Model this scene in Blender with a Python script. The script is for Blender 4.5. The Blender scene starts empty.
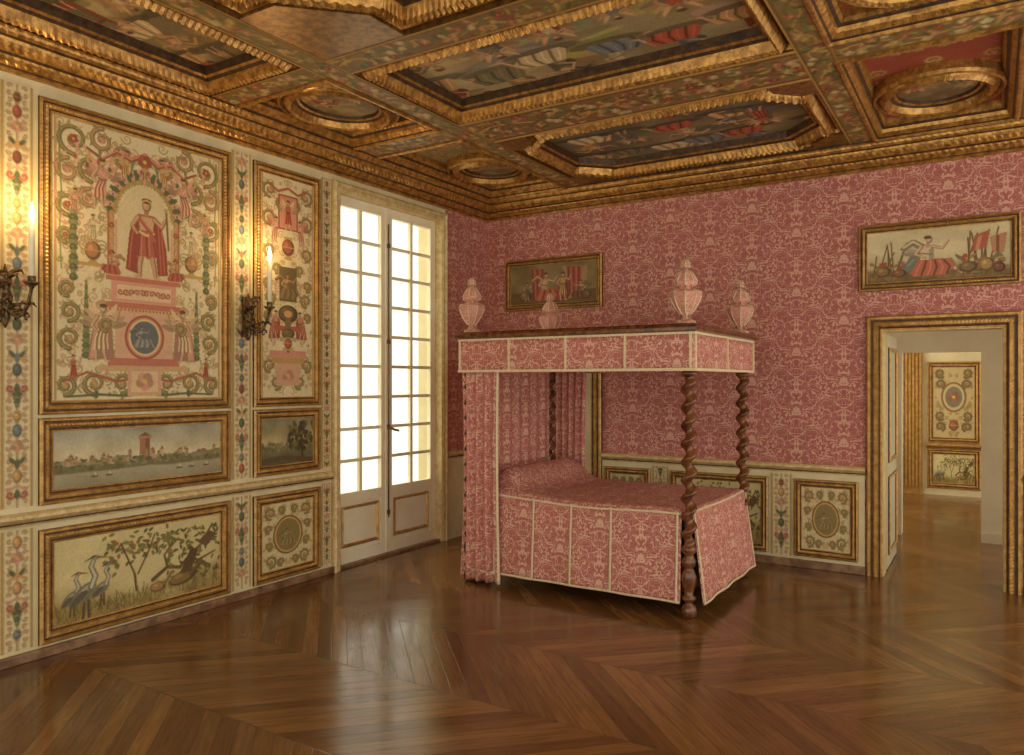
import bpy, bmesh, math, random
import numpy as np
from mathutils import Vector, Matrix
random.seed(7); rng=np.random.RandomState(7)
PI=math.pi
Y0=7.025
# ------------------------------------------------------------------ colours
def s2l(c):
    c=np.asarray(c,dtype=float)/255.0
    return np.where(c<=0.04045,c/12.92,((c+0.055)/1.055)**2.4)
def L4(c): 
    l=s2l(c); return (float(l[0]),float(l[1]),float(l[2]),1.0)
# ------------------------------------------------------------------ node helper
class NT:
    def __init__(s,name):
        s.m=bpy.data.materials.new(name); s.m.use_nodes=True
        s.t=s.m.node_tree; s.b=s.t.nodes['Principled BSDF']; s.out=s.t.nodes['Material Output']
    def n(s,typ,**kw):
        nd=s.t.nodes.new(typ)
        for k,v in kw.items():
            setattr(nd,k,v)
        return nd
    def set(s,inp,v):
        if isinstance(v,bpy.types.NodeSocket): s.t.links.new(v,inp)
        else: inp.default_value=v
    def math(s,op,a,b=None,c=None,clamp=False):
        nd=s.n('ShaderNodeMath',operation=op); nd.use_clamp=clamp
        s.set(nd.inputs[0],a)
        if b is not None: s.set(nd.inputs[1],b)
        if c is not None: s.set(nd.inputs[2],c)
        return nd.outputs[0]
    def mix(s,f,a,b,mode='MIX'):
        nd=s.n('ShaderNodeMix',data_type='RGBA',blend_type=mode)
        s.set(nd.inputs[0],f); s.set(nd.inputs[6],a); s.set(nd.inputs[7],b)
        return nd.outputs[2]
    def noise(s,vec,scale,detail=2,rough=.5,dist=0):
        nd=s.n('ShaderNodeTexNoise'); 
        if vec is not None: s.set(nd.inputs['Vector'],vec)
        nd.inputs['Scale'].default_value=scale; nd.inputs['Detail'].default_value=detail
        nd.inputs['Roughness'].default_value=rough; nd.inputs['Distortion'].default_value=dist
        return nd.outputs[0]
    def ramp(s,f,a,b,lo=0.,hi=1.):
        nd=s.n('ShaderNodeMapRange'); nd.interpolation_type='SMOOTHSTEP'
        s.set(nd.inputs[0],f); nd.inputs[1].default_value=a; nd.inputs[2].default_value=b
        nd.inputs[3].default_value=lo; nd.inputs[4].default_value=hi
        return nd.outputs[0]
    def obj(s): return s.n('ShaderNodeTexCoord').outputs['Object']
    def sep(s,v):
        nd=s.n('ShaderNodeSeparateXYZ'); s.set(nd.inputs[0],v); return nd.outputs
    def comb(s,x,y,z):
        nd=s.n('ShaderNodeCombineXYZ'); s.set(nd.inputs[0],x); s.set(nd.inputs[1],y); s.set(nd.inputs[2],z); return nd.outputs[0]
    def bump(s,h,st,dist=.01):
        nd=s.n('ShaderNodeBump'); s.set(nd.inputs['Height'],h); nd.inputs['Strength'].default_value=st; nd.inputs['Distance'].default_value=dist
        s.t.links.new(nd.outputs[0],s.b.inputs['Normal'])
    def p(s,**kw):
        for k,v in kw.items(): s.set(s.b.inputs[k.replace('_',' ')],v)
        return s.m
def M_simple(name,c1,c2,scale=6,rough=.5,metal=0,bump=0,bscale=60):
    t=NT(name); o=t.obj(); f=t.ramp(t.noise(o,scale,4,.6),.35,.65)
    t.p(Base_Color=t.mix(f,L4(c1),L4(c2)),Roughness=rough,Metallic=metal)
    if bump: t.bump(t.noise(o,bscale,3),bump,.004)
    return t.m
def M_gold(name,dark,light,metal=.45,rough=.38,scale=20,bp=.12):
    t=NT(name); o=t.obj()
    n1=t.noise(o,scale,5,.6); n2=t.noise(o,scale*5,2,.5)
    col=t.mix(t.ramp(n1,.36,.64),L4(dark),L4(light))
    col=t.mix(t.ramp(n2,.50,.72,0,.4),col,L4([int(x*.62) for x in dark]))
    t.p(Base_Color=col,Roughness=rough,Metallic=metal)
    t.bump(n2,bp,.003)
    return t.m
gold=M_gold('gilt_wood',(166,124,62),(198,152,84))
golddark=M_gold('gilt_dark',(110,74,34),(152,110,54))
goldceil=M_gold('gilt_ceiling',(146,102,46),(200,150,78),.55,.3)
goldshade=M_gold('gilt_groove_shade',(58,38,18),(88,60,30),.2,.5)  # darkened gilding: recess shade painted into the colour of moulding grooves
goldpale=M_gold('gilt_pale',(198,170,112),(222,198,146),.15,.45)
cream=M_simple('cream_paint',(208,190,144),(222,206,162),3,.5,0,.1)
creamwhite=M_simple('cream_white_paint',(234,222,186),(242,234,206),3,.4,0,.05)
limewash=M_simple('pale_wall_paint',(188,174,140),(198,186,152),2,.6)
skirt=M_simple('marbled_skirting',(104,72,48),(150,114,82),9,.35)
bronze=M_simple('aged_bronze',(54,42,28),(128,100,62),40,.36,.6,.3,60)
wax=M_simple('candle_wax',(232,218,180),(240,228,196),8,.4)
iron=M_simple('iron_bar',(100,86,60),(136,118,84),20,.4,.5)
under=M_simple('dark_underside',(38,22,14),(50,32,20),8,.7)
teal=M_simple('teal_lining',(70,92,80),(92,112,96),8,.7)
def M_wood():
    t=NT('dark_turned_wood'); o=t.obj(); n=t.noise(o,9,4,.6,1.5)
    t.p(Base_Color=t.mix(t.ramp(n,.3,.7),L4((72,38,20)),L4((126,76,42))),Roughness=.2)
    return t.m
wood=M_wood()
def M_damask(name,ground,pat,scale=1.0,k=.8):
    t=NT(name); uv=t.n('ShaderNodeUVMap').outputs[0]; s=t.sep(uv); u,v=s[0],s[1]
    Pu,Pv=.34*scale,.46*scale
    col=t.math('FLOOR',t.math('DIVIDE',u,Pu))
    v2=t.math('ADD',v,t.math('MULTIPLY',col,Pv/2))
    pp=t.math('PINGPONG',u,Pu/2)
    th=t.math('MULTIPLY',v2,2*PI/Pv); R=Pv/(2*PI)
    vec=t.comb(pp,t.math('MULTIPLY',t.math('COSINE',th),R),t.math('MULTIPLY',t.math('SINE',th),R))
    n1=t.noise(vec,15/scale,.8,.5,.9)
    n2=t.noise(vec,24/scale,.6,.5,1.4)
    l1=t.ramp(t.math('ABSOLUTE',t.math('SUBTRACT',n1,.5)),.018,.040,1,0)
    l2=t.ramp(n2,.59,.62)
    l3=t.ramp(t.math('ABSOLUTE',t.math('SUBTRACT',n2,.42)),.010,.026,.8,0)
    vv=t.math('SUBTRACT',t.math('MODULO',t.math('ADD',v2,Pv*40),Pv),Pv/2)
    r=t.math('SQRT',t.math('ADD',t.math('MULTIPLY',pp,pp),t.math('MULTIPLY',vv,vv)))
    a=t.math('ARCTAN2',pp,vv)
    pet=t.math('MULTIPLY_ADD',t.math('COSINE',t.math('MULTIPLY',a,6)),.011*scale,.045*scale)
    ros=t.ramp(t.math('ABSOLUTE',t.math('SUBTRACT',r,pet)),.004*scale,.008*scale,1,0)
    ros2=t.ramp(r,.014*scale,.02*scale,1,0)
    inside=t.ramp(t.math('SUBTRACT',r,pet),0,.004,0,1)
    m=t.math('MAXIMUM',t.math('MAXIMUM',l1,l2),l3)
    m=t.math('MULTIPLY',m,inside); m=t.math('MAXIMUM',m,t.math('MAXIMUM',ros,ros2))
    wv=t.noise(uv,300,1); big=t.noise(uv,1.4,3)
    g=t.mix(t.ramp(big,.3,.7),L4(ground),L4([min(255,int(x*1.06)) for x in ground]))
    c=t.mix(t.math('MULTIPLY',m,k),g,L4(pat))
    t.p(Base_Color=c,Roughness=.65)
    t.bump(t.math('ADD',t.math('MULTIPLY',m,1.),t.math('MULTIPLY',wv,.3)),.2,.002)
    return t.m
damask=M_damask('damask_wallcover',(163,88,80),(216,168,144),1.14,.82)
damaskb=M_damask('damask_bed',(176,98,88),(228,188,162),.98)
braid=M_simple('cream_braid',(218,190,150),(230,208,172),60,.6,0,.3,200)
def M_paint():
    t=NT('painted_decoration'); a=t.n('ShaderNodeVertexColor'); a.layer_name='Col'
    o=t.obj(); n=t.noise(o,90,3,.6); n2=t.noise(o,7,4,.6)
    c=t.mix(t.ramp(n,.25,.75,.0,.18),a.outputs[0],L4((96,76,48)))
    c=t.mix(t.ramp(n2,.45,.75,.0,.12),c,L4((110,86,54)))
    t.p(Base_Color=c,Roughness=.55); t.b.inputs['Specular IOR Level'].default_value=.3; t.bump(n,.12,.002); return t.m
paintm=M_paint()
def M_floor():
    t=NT('parquet'); s=t.sep(t.obj()); x,y=s[0],s[1]
    W=.80; pw=.125
    bi=t.math('FLOOR',t.math('DIVIDE',y,W)); pp=t.math('PINGPONG',y,W)
    w=t.math('ADD',x,pp); q=t.math('DIVIDE',w,pw); idx=t.math('FLOOR',q); fr=t.math('FRACT',q)
    wn=t.n('ShaderNodeTexWhiteNoise'); wn.noise_dimensions='3D'; t.set(wn.inputs[0],t.comb(bi,idx,3.3))
    al=t.math('SUBTRACT',x,pp)
    grain=t.noise(t.comb(t.math('MULTIPLY',w,34),t.math('MULTIPLY',al,2.5),t.math('MULTIPLY',idx,1.7)),1.0,4,.6,.6)
    base=t.mix(wn.outputs[0],L4((104,68,35)),L4((146,102,56)))
    c=t.mix(t.ramp(grain,.3,.75,0,.5),base,L4((70,42,20)))
    big=t.noise(t.obj(),.8,3); c=t.mix(t.ramp(big,.35,.7,0,.35),c,L4((76,46,22)))
    e=t.math('MINIMUM',fr,t.math('SUBTRACT',1,fr)); g1=t.ramp(e,.0,.035,1,0)
    fb=t.math('FRACT',t.math('DIVIDE',y,W)); e2=t.math('MINIMUM',fb,t.math('SUBTRACT',1,fb)); g2=t.ramp(e2,0,.006,1,0)
    g=t.math('MAXIMUM',g1,g2)
    c=t.mix(t.math('MULTIPLY',g,.7),c,L4((38,22,11)))
    sm=t.noise(t.obj(),3,4,.6)
    t.p(Base_Color=c,Roughness=t.ramp(sm,.3,.7,.13,.25)); t.b.inputs['Specular IOR Level'].default_value=.7
    t.bump(t.math('SUBTRACT',t.math('MULTIPLY',t.math('ADD',wn.outputs[0],grain),.25),g),.16,.003)
    return t.m
floorm=M_floor()
def M_glass():
    t=NT('window_glass'); tr=t.n('ShaderNodeBsdfTransparent'); tr.inputs[0].default_value=(.95,.96,.92,1)
    gl=t.n('ShaderNodeBsdfGlossy'); gl.inputs['Roughness'].default_value=.05
    mx=t.n('ShaderNodeMixShader'); mx.inputs[0].default_value=.06
    t.t.links.new(tr.outputs[0],mx.inputs[1]); t.t.links.new(gl.outputs[0],mx.inputs[2]); t.t.links.new(mx.outputs[0],t.out.inputs[0])
    return t.m
glass=M_glass()
def M_flame():
    t=NT('candle_flame'); t.b.inputs['Emission Color'].default_value=(1,.78,.38,1); t.b.inputs['Emission Strength'].default_value=14
    return t.m
flame=M_flame()
# ------------------------------------------------------------------ mesh helpers
def link(o,parent=None):
    bpy.context.scene.collection.objects.link(o)
    if parent is not None:
        o.parent=parent; o.matrix_parent_inverse=Matrix.Translation(-Vector(parent.location))
    return o
def group(name,loc=(0,0,0)):
    e=bpy.data.objects.new(name,None); e.location=loc; e.empty_display_size=.2
    bpy.context.scene.collection.objects.link(e); return e
def mk(name,V,F,mat,parent=None,smooth=False,uv=None,recalc=True,mat2=None,mi=None):
    me=bpy.data.meshes.new(name); me.from_pydata([tuple(v) for v in V],[],F)
    me.materials.append(mat)
    if mat2 is not None:
        me.materials.append(mat2); me.polygons.foreach_set('material_index',mi)
    if recalc:
        bm=bmesh.new(); bm.from_mesh(me); bmesh.ops.recalc_face_normals(bm,faces=bm.faces); bm.to_mesh(me); bm.free()
    if uv:
        ul=me.uv_layers.new(name='UVMap'); co=np.array([v.co[:] for v in me.vertices])
        li=np.empty(len(me.loops),dtype=int); me.loops.foreach_get('vertex_index',li)
        ax={'x':0,'y':1,'z':2}
        d=np.stack([co[li,ax[uv[0]]],co[li,ax[uv[1]]]],1).ravel(); ul.data.foreach_set('uv',d)
    if smooth:
        me.polygons.foreach_set('use_smooth',[True]*len(me.polygons))
    me.update()
    return link(bpy.data.objects.new(name,me),parent)
def boxes(name,L,mat,parent=None,uv=None,bevel=0):
    V=[];F=[]
    for (x0,y0,z0,x1,y1,z1) in L:
        b=len(V)
        V+=[(x0,y0,z0),(x1,y0,z0),(x1,y1,z0),(x0,y1,z0),(x0,y0,z1),(x1,y0,z1),(x1,y1,z1),(x0,y1,z1)]
        F+=[tuple(b+i for i in f) for f in ((0,3,2,1),(4,5,6,7),(0,1,5,4),(1,2,6,5),(2,3,7,6),(3,0,4,7))]
    o=mk(name,V,F,mat,parent,uv=uv)
    if bevel:
        m=o.modifiers.new('b','BEVEL'); m.width=bevel; m.segments=2; m.limit_method='ANGLE'
    return o
def box(name,x0,y0,z0,x1,y1,z1,mat,parent=None,uv=None,bevel=0): return boxes(name,[(x0,y0,z0,x1,y1,z1)],mat,parent,uv,bevel)
def lathe(name,prof,c,mat,parent=None,seg=24,smooth=True,rot=0):
    V=[];F=[];n=len(prof)
    for r,z in prof:
        for k in range(seg):
            a=2*PI*k/seg+rot; V.append((c[0]+r*math.cos(a),c[1]+r*math.sin(a),c[2]+z))
    for j in range(n-1):
        for k in range(seg):
            k2=(k+1)%seg; F.append((j*seg+k,j*seg+k2,(j+1)*seg+k2,(j+1)*seg+k))
    F.append(tuple(range(seg))[::-1]); F.append(tuple((n-1)*seg+k for k in range(seg)))
    return mk(name,V,F,mat,parent,smooth,uv='xz')
def tube(name,pts,rad,mat,parent=None,seg=8):
    V=[];F=[];P=[Vector(p) for p in pts];n=len(P)
    up=Vector((0,0,1))
    for i,p in enumerate(P):
        d=(P[min(i+1,n-1)]-P[max(i-1,0)]).normalized()
        a=d.cross(up); 
        if a.length<.05: a=d.cross(Vector((0,1,0)))
        a.normalize(); b=d.cross(a).normalized()
        r=rad[i] if isinstance(rad,(list,tuple)) else rad
        for k in range(seg):
            t=2*PI*k/seg; V.append(p+a*r*math.cos(t)+b*r*math.sin(t))
    for i in range(n-1):
        for k in range(seg):
            k2=(k+1)%seg; F.append((i*seg+k,i*seg+k2,(i+1)*seg+k2,(i+1)*seg+k))
    F.append(tuple(range(seg))); F.append(tuple((n-1)*seg+k for k in range(seg)))
    return mk(name,V,F,mat,parent,True)
# plane mappings
mapL=lambda u,v,h:(h,u,v)
mapB=lambda u,v,h:(u,Y0-h,v)
def mapAt(y): return lambda u,v,h:(u,y-h,v)
def mapC(z): return lambda u,v,h:(u,v,z-h)
def sweep(name,poly,prof,mp,mat,parent=None,per=.034,closed=True,dk=.62,dset=None):
    n=len(poly); P=[Vector(p) for p in poly]
    def nrm(a,b):
        e=(b-a).normalized(); return Vector((-e.y,e.x))
    Mv=[]
    for i in range(n):
        if closed or 0<i<n-1:
            n1=nrm(P[i-1],P[i]); n2=nrm(P[i],P[(i+1)%n]); Mv.append((n1+n2)/(1+n1.dot(n2)))
        elif i==0: Mv.append(nrm(P[0],P[1]))
        else: Mv.append(nrm(P[-2],P[-1]))
    step=per/4; rows=[];s=0
    for i in range(n if closed else n-1):
        a,b=P[i],P[(i+1)%n]; ma,mb=Mv[i],Mv[(i+1)%n]; L=(b-a).length; K=max(1,int(math.ceil(L/step)))
        for k in range(K):
            t=k/K; rows.append((a.lerp(b,t),ma.lerp(mb,t),s+L*t))
        s+=L
    if not closed: rows.append((P[-1],Mv[-1],s))
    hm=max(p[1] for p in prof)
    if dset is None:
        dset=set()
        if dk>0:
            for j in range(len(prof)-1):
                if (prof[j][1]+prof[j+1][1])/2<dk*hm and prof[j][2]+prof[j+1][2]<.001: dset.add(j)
    V=[];F=[];mi=[];m=len(prof)
    for (p,mm,ss) in rows:
        for j,(o,h,a) in enumerate(prof):
            q=p+mm*o; V.append(mp(q.x,q.y,h+a*math.cos(2*PI*ss/per+(j%2)*PI*.5)))
    R=len(rows)
    for i in range(R if closed else R-1):
        i2=(i+1)%R
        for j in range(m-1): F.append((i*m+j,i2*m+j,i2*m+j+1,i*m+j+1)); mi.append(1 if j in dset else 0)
    return mk(name,V,F,mat,parent,False,mat2=goldshade,mi=mi)  # second slot paints groove shade onto the marked profile faces
def rect(u0,v0,u1,v1): return [(u0,v0),(u1,v0),(u1,v1),(u0,v1)]
def prof_panel(w,d=1.):
    return [(0,0,0),(0,.018*d,0),(w*.1,.026*d,.0008),(w*.2,.028*d,.0008),(w*.27,.012*d,0),(w*.36,.012*d,0),(w*.43,.022*d,.002),(w*.56,.026*d,.0024),(w*.68,.02*d,.002),(w*.75,.006*d,0),(w*.84,.006*d,0),(w*.88,.012*d,.0012),(w*.96,.011*d,.0012),(w,.0,0)]
# ------------------------------------------------------------------ painter
def vnoise(ny,nx,cells,oct=4):
    out=np.zeros((ny,nx)); amp=1;tot=0
    for o in range(oct):
        c=cells*2**o; cy=max(2,int(c*ny/nx)+2); g=rng.rand(cy+2,int(c)+3)
        yy=np.linspace(0,cy-.001,ny); xx=np.linspace(0,int(c)+.999,nx)
        yi=yy.astype(int); xi=xx.astype(int); fy=(yy-yi)[:,None]; fx=(xx-xi)[None,:]
        fy=fy*fy*(3-2*fy); fx=fx*fx*(3-2*fx)
        a=g[np.ix_(yi,xi)];b=g[np.ix_(yi,xi+1)];c2=g[np.ix_(yi+1,xi)];d=g[np.ix_(yi+1,xi+1)]
        out+=amp*((a*(1-fx)+b*fx)*(1-fy)+(c2*(1-fx)+d*fx)*fy); tot+=amp; amp*=.5
    return out/tot
class Cv:
    def __init__(s,W,H,nx,base,var=14):
        s.W,s.H=W,H; s.nx=nx; s.ny=max(4,int(round(nx*H/W))); s.cell=W/(nx-1)
        s.xs=np.linspace(0,W,s.nx); s.ys=np.linspace(0,H,s.ny)
        s.C=np.ones((s.ny,s.nx,3))*np.array(base,float)
        s.C+=(vnoise(s.ny,s.nx,6,5)[...,None]-.5)*var*2
        s.mir=None; s.done=False; s.patina=.10
    def _sl(s,x0,y0,x1,y1):
        i0=max(0,int(x0/s.cell)-1); i1=min(s.nx,int(x1/s.cell)+3)
        cy=s.H/(s.ny-1); j0=max(0,int(y0/cy)-1); j1=min(s.ny,int(y1/cy)+3)
        return i0,i1,j0,j1
    def _bl(s,i0,i1,j0,j1,al,col,a):
        al=np.clip(al,0,1)[...,None]*a; s.C[j0:j1,i0:i1]=s.C[j0:j1,i0:i1]*(1-al)+np.array(col,float)*al
    def ell(s,cx,cy,rx,ry,col,ang=0,a=1,_m=False):
        if s.mir is not None and not _m: s.ell(2*s.mir-cx,cy,rx,ry,col,-ang,a,True)
        R=max(rx,ry); i0,i1,j0,j1=s._sl(cx-R,cy-R,cx+R,cy+R)
        if i1<=i0 or j1<=j0: return
        X=s.xs[i0:i1][None,:]-cx; Y=s.ys[j0:j1][:,None]-cy; c,n=math.cos(ang),math.sin(ang)
        d=np.sqrt(((X*c+Y*n)/rx)**2+((-X*n+Y*c)/ry)**2)
        s._bl(i0,i1,j0,j1,(1-d)*min(rx,ry)/s.cell+.5,col,a)
    def ball(s,cx,cy,rx,ry,col,ang=0):
        dk=[q*.62 for q in col]; lt=[min(255,q*1.3) for q in col]
        s.ell(cx,cy,rx,ry,dk,ang); s.ell(cx-rx*.12,cy-ry*.08,rx*.82,ry*.84,col,ang); s.ell(cx-rx*.3,cy-ry*.3,rx*.34,ry*.34,lt,ang,.8)
    def poly(s,pts,col,a=1,_m=False):
        if s.mir is not None and not _m: s.poly([(2*s.mir-x,y) for x,y in pts],col,a,True)
        xs=[p[0] for p in pts]; ys=[p[1] for p in pts]; i0,i1,j0,j1=s._sl(min(xs),min(ys),max(xs),max(ys))
        if i1<=i0 or j1<=j0: return
        X=np.broadcast_to(s.xs[i0:i1][None,:],(j1-j0,i1-i0)); Y=np.broadcast_to(s.ys[j0:j1][:,None],X.shape)
        ins=np.zeros(X.shape,bool); n=len(pts)
        for i in range(n):
            x1,y1=pts[i]; x2,y2=pts[(i+1)%n]
            if y1==y2: continue
            c=((Y>y1)!=(Y>y2)) & (X<(x2-x1)*(Y-y1)/(y2-y1)+x1); ins^=c
        s._bl(i0,i1,j0,j1,ins.astype(float),col,a)
    def rc(s,x0,y0,x1,y1,col,a=1): s.poly([(x0,y0),(x1,y0),(x1,y1),(x0,y1)],col,a)
    def stroke(s,pts,w,col,w2=None,a=1,_m=False):
        if s.mir is not None and not _m: s.stroke([(2*s.mir-x,y) for x,y in pts],w,col,w2,a,True)
        if w2 is None: w2=w
        n=len(pts)-1
        for i in range(n):
            (x1,y1),(x2,y2)=pts[i],pts[i+1]; r1=w+(w2-w)*i/n; r2=w+(w2-w)*(i+1)/n; r=max(r1,r2)
            i0,i1,j0,j1=s._sl(min(x1,x2)-r,min(y1,y2)-r,max(x1,x2)+r,max(y1,y2)+r)
            if i1<=i0 or j1<=j0: continue
            X=s.xs[i0:i1][None,:]-x1; Y=s.ys[j0:j1][:,None]-y1; dx,dy=x2-x1,y2-y1; l2=dx*dx+dy*dy+1e-9
            t=np.clip((X*dx+Y*dy)/l2,0,1); d=np.sqrt((X-t*dx)**2+(Y-t*dy)**2); rr=r1+(r2-r1)*t
            s._bl(i0,i1,j0,j1,(rr-d)/s.cell+.5,col,a)
    def limb(s,pts,w,col,w2=None):
        w2=w if w2 is None else w2
        s.stroke(pts,w,[q*.66 for q in col],w2); s.stroke([(x-w*.18,y-w*.12) for x,y in pts],w*.72,col,w2*.72)
    def spiral(s,cx,cy,r,a0,turns,col,w,dr=1,dot=None):
        pts=[];n=int(14*turns)+4
        for k in range(n+1):
            t=k/n; rr=r*(1-t)**.8+.04*r; a=a0+dr*2*PI*turns*t; pts.append((cx+rr*math.cos(a),cy+rr*math.sin(a)))
        s.stroke(pts,w,col,w*.5)
        if dot is not None: s.ell(cx,cy,r*.24,r*.24,dot)
        return pts
    def acan(s,cx,cy,r,a0,dr,c1,c2,dot,w=1.):
        p=s.spiral(cx,cy,r,a0,1.5,[q*.7 for q in c1],w*1.25,dr)
        s.stroke([(x-.15*w,y-.2*w) for x,y in p],w*.7,c1,w*.3)
        n=len(p)
        for i in range(1,int(n*.7),2):
            (x0,y0),(x1,y1)=p[i-1],p[i+1]; b=math.atan2(y1-y0,x1-x0)-dr*.9; L=r*.42*(1-.5*i/n)
            s.ell(p[i][0]+math.cos(b)*L*.7,p[i][1]+math.sin(b)*L*.7,L*.62,L*.24,(c2 if i%4==1 else c1),b)
            s.ell(p[i][0]+math.cos(b)*L*.8,p[i][1]+math.sin(b)*L*.8,L*.34,L*.1,[min(255,q*1.25) for q in c2],b,.8)
        s.flower(cx,cy,r*.3,dot)
    def leafy(s,pts,w,col,lc,ll=3,every=2):
        s.stroke(pts,w,col,w*.6)
        for i in range(1,len(pts)-1,every):
            dx=pts[i+1][0]-pts[i-1][0]; dy=pts[i+1][1]-pts[i-1][1]; a=math.atan2(dy,dx)
            for sg in (1,-1):
                b=a+sg*.9; s.ell(pts[i][0]+math.cos(b)*ll*.6,pts[i][1]+math.sin(b)*ll*.6,ll*.7,ll*.26,lc if (i//every)%2 else col,b)
    def flower(s,x,y,r,col,cc=(220,180,90)):
        for k in range(5):
            a=2*PI*k/5+.3; s.ell(x+math.cos(a)*r*.55,y+math.sin(a)*r*.55,r*.5,r*.5,col if k%2 else [q*.85 for q in col])
        s.ell(x,y,r*.3,r*.3,cc)
    def filler(s,n,x0,y0,x1,y1,cols,seed=1,r0=1.2,r1=3.2,w=.28):
        r=random.Random(seed)
        for k in range(n):
            x=r.uniform(x0,x1); y=r.uniform(y0,y1); q=r.uniform(r0,r1); c=r.choice(cols)
            t=r.randrange(4)
            if t<2: s.spiral(x,y,q,r.uniform(0,6.28),1.3,c,w,r.choice((1,-1)))
            elif t==2:
                a=r.uniform(0,6.28)
                for j in range(3): s.ell(x+math.cos(a+j*.8)*q*.6,y+math.sin(a+j*.8)*q*.6,q*.5,q*.17,c,a+j*.8)
            else: s.ell(x,y,q*.25,q*.25,c)
    def fig(s,x,y,h,robe,skin=(214,164,130),lean=0,wing=None,arm=1,cloak=None):
        dk=[c*.6 for c in robe]; lt=[min(255,c*1.28) for c in robe]
        hx=x+lean*h
        if wing: 
            for sg in (1,-1):
                for j in range(4):
                    s.ell(hx+sg*h*(.14+.05*j),y-h*(.86-.07*j),h*(.2-.02*j),h*.045,[min(255,q*(1.1-.12*j)) for q in wing],-sg*(1.0-.22*j))
        if cloak:
            s.poly([(hx-h*.14,y-h*.82),(hx+h*.14,y-h*.82),(x+h*.24,y-h*.05),(x-h*.22,y-h*.02)],[q*.75 for q in cloak]); s.poly([(hx-h*.13,y-h*.8),(hx-h*.05,y-h*.8),(x-h*.1,y-h*.05),(x-h*.2,y-h*.04)],cloak)
        s.limb([(x-h*.05,y-h*.35),(x-h*.08,y-h*.18),(x-h*.07,y-h*.02)],h*.045,skin,h*.025); s.limb([(x+h*.05,y-h*.35),(x+h*.06,y-h*.18),(x+h*.1,y-h*.02)],h*.045,skin,h*.025)
        s.ell(x-h*.09,y-h*.01,h*.05,h*.018,skin); s.ell(x+h*.12,y-h*.01,h*.05,h*.018,skin)
        s.poly([(hx-h*.11,y-h*.82),(hx+h*.11,y-h*.82),(hx+h*.08,y-h*.58),(x+h*.15,y-h*.2),(x+h*.04,y-h*.24),(x-h*.15,y-h*.17),(hx-h*.08,y-h*.58)],robe)
        for k in range(6):
            q=-.11+.042*k; s.stroke([(hx+h*q*.6,y-h*.6),(x+h*q*.8,y-h*.4),(x+h*q,y-h*.21)],h*.011,dk if k%2 else lt)
        s.stroke([(hx-h*.08,y-h*.6),(hx,y-h*.57),(hx+h*.08,y-h*.6)],h*.014,dk); s.stroke([(hx-h*.08,y-h*.78),(hx+h*.02,y-h*.66)],h*.012,lt)
        s.limb([(hx-h*.1,y-h*.78),(hx-h*.2,y-h*.62),(hx-h*.1,y-h*.52)],h*.035,skin,h*.02)
        if arm: s.limb([(hx+h*.1,y-h*.78),(hx+h*.22,y-h*.72),(hx+h*.28,y-h*.9)],h*.035,skin,h*.02)
        s.stroke([(hx,y-h*.8),(hx,y-h*.88)],h*.03,[q*.8 for q in skin]); s.ball(hx,y-h*.92,h*.055,h*.07,skin); s.ell(hx,y-h*.975,h*.062,h*.035,(90,58,34))
    def seated(s,x,y,h,robe,skirt,d=1,skin=(214,168,130),wing=None):
        P=lambda a,b:(x+d*a*h,y-b*h)
        S=lambda a,b,rx,ry,c,an=0:s.ell(x+d*a*h,y-b*h,rx*h,ry*h,c,an*d)
        dk=[q*.58 for q in skirt]; lt=[min(255,q*1.28) for q in skirt]; rd=[q*.62 for q in robe]
        if wing:
            for j in range(4): S(-.2-.05*j,.8-.07*j,.24-.02*j,.05,[q*(1.05-.1*j) for q in wing],.7-.2*j)
        s.stroke([P(-.5,.75),P(-.3,.9),P(-.1,.75),P(-.2,.5)],h*.06,rd,h*.09); s.stroke([P(-.5,.78),P(-.3,.92),P(-.12,.78)],h*.03,robe)
        s.limb([P(.1,.3),P(.45,.38),P(.62,.06)],h*.075,skin,h*.04); s.ell(*P(.68,.04),h*.07,h*.025,skin)
        s.poly([P(-.2,.42),P(.12,.44),P(.46,.42),P(.56,.22),P(.36,.02),P(-.3,.0),P(-.36,.1)],skirt)
        for j in range(6): s.stroke([P(-.12+.09*j,.4),P(-.2+.13*j,.22),P(-.26+.13*j,.03)],h*.016,dk if j%2 else lt)
        s.poly([P(-.15,.8),P(.13,.8),P(.12,.42),P(-.16,.42)],robe); s.poly([P(.02,.8),P(.13,.8),P(.12,.42),P(.03,.42)],rd,.6)
        s.stroke([P(-.13,.6),P(.1,.55)],h*.014,rd); S(-.02,.74,.1,.07,skin)
        s.limb([P(.11,.76),P(.3,.7),P(.42,.88)],h*.04,skin,h*.022); s.limb([P(-.13,.76),P(-.25,.58),P(-.05,.48)],h*.042,skin,h*.025)
        s.stroke([P(0,.78),P(.02,.88)],h*.035,[q*.82 for q in skin]); s.ball(x+d*.03*h,y-.94*h,h*.065,h*.08,skin); S(.0,1.0,.075,.045,(104,66,34))
    def urn(s,x,y,h,c1,c2):
        s.poly([(x-h*.2,y),(x+h*.2,y),(x+h*.08,y-h*.2),(x-h*.08,y-h*.2)],c1)
        s.ball(x,y-h*.5,h*.28,h*.33,c2); s.rc(x-h*.2,y-h*.92,x+h*.2,y-h*.82,c1); s.stroke([(x-h*.26,y-h*.5),(x+h*.26,y-h*.5)],h*.03,c1)
    def fin(s):
        if s.done: return
        s.done=True; L=s.C.mean(2); gx=np.zeros_like(L); gy=np.zeros_like(L); gx[:,1:]=L[:,1:]-L[:,:-1]; gy[1:]=L[1:]-L[:-1]
        e=np.clip(np.hypot(gx,gy),0,60); s.C-=(e*.38)[...,None]; s.C+=((gx+gy)*-.22)[...,None]
        s.C+=(rng.rand(s.ny,s.nx,1)-.5)*16; s.C=s.C*(1-s.patina)+np.array((188,160,108),float)*s.patina
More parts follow.
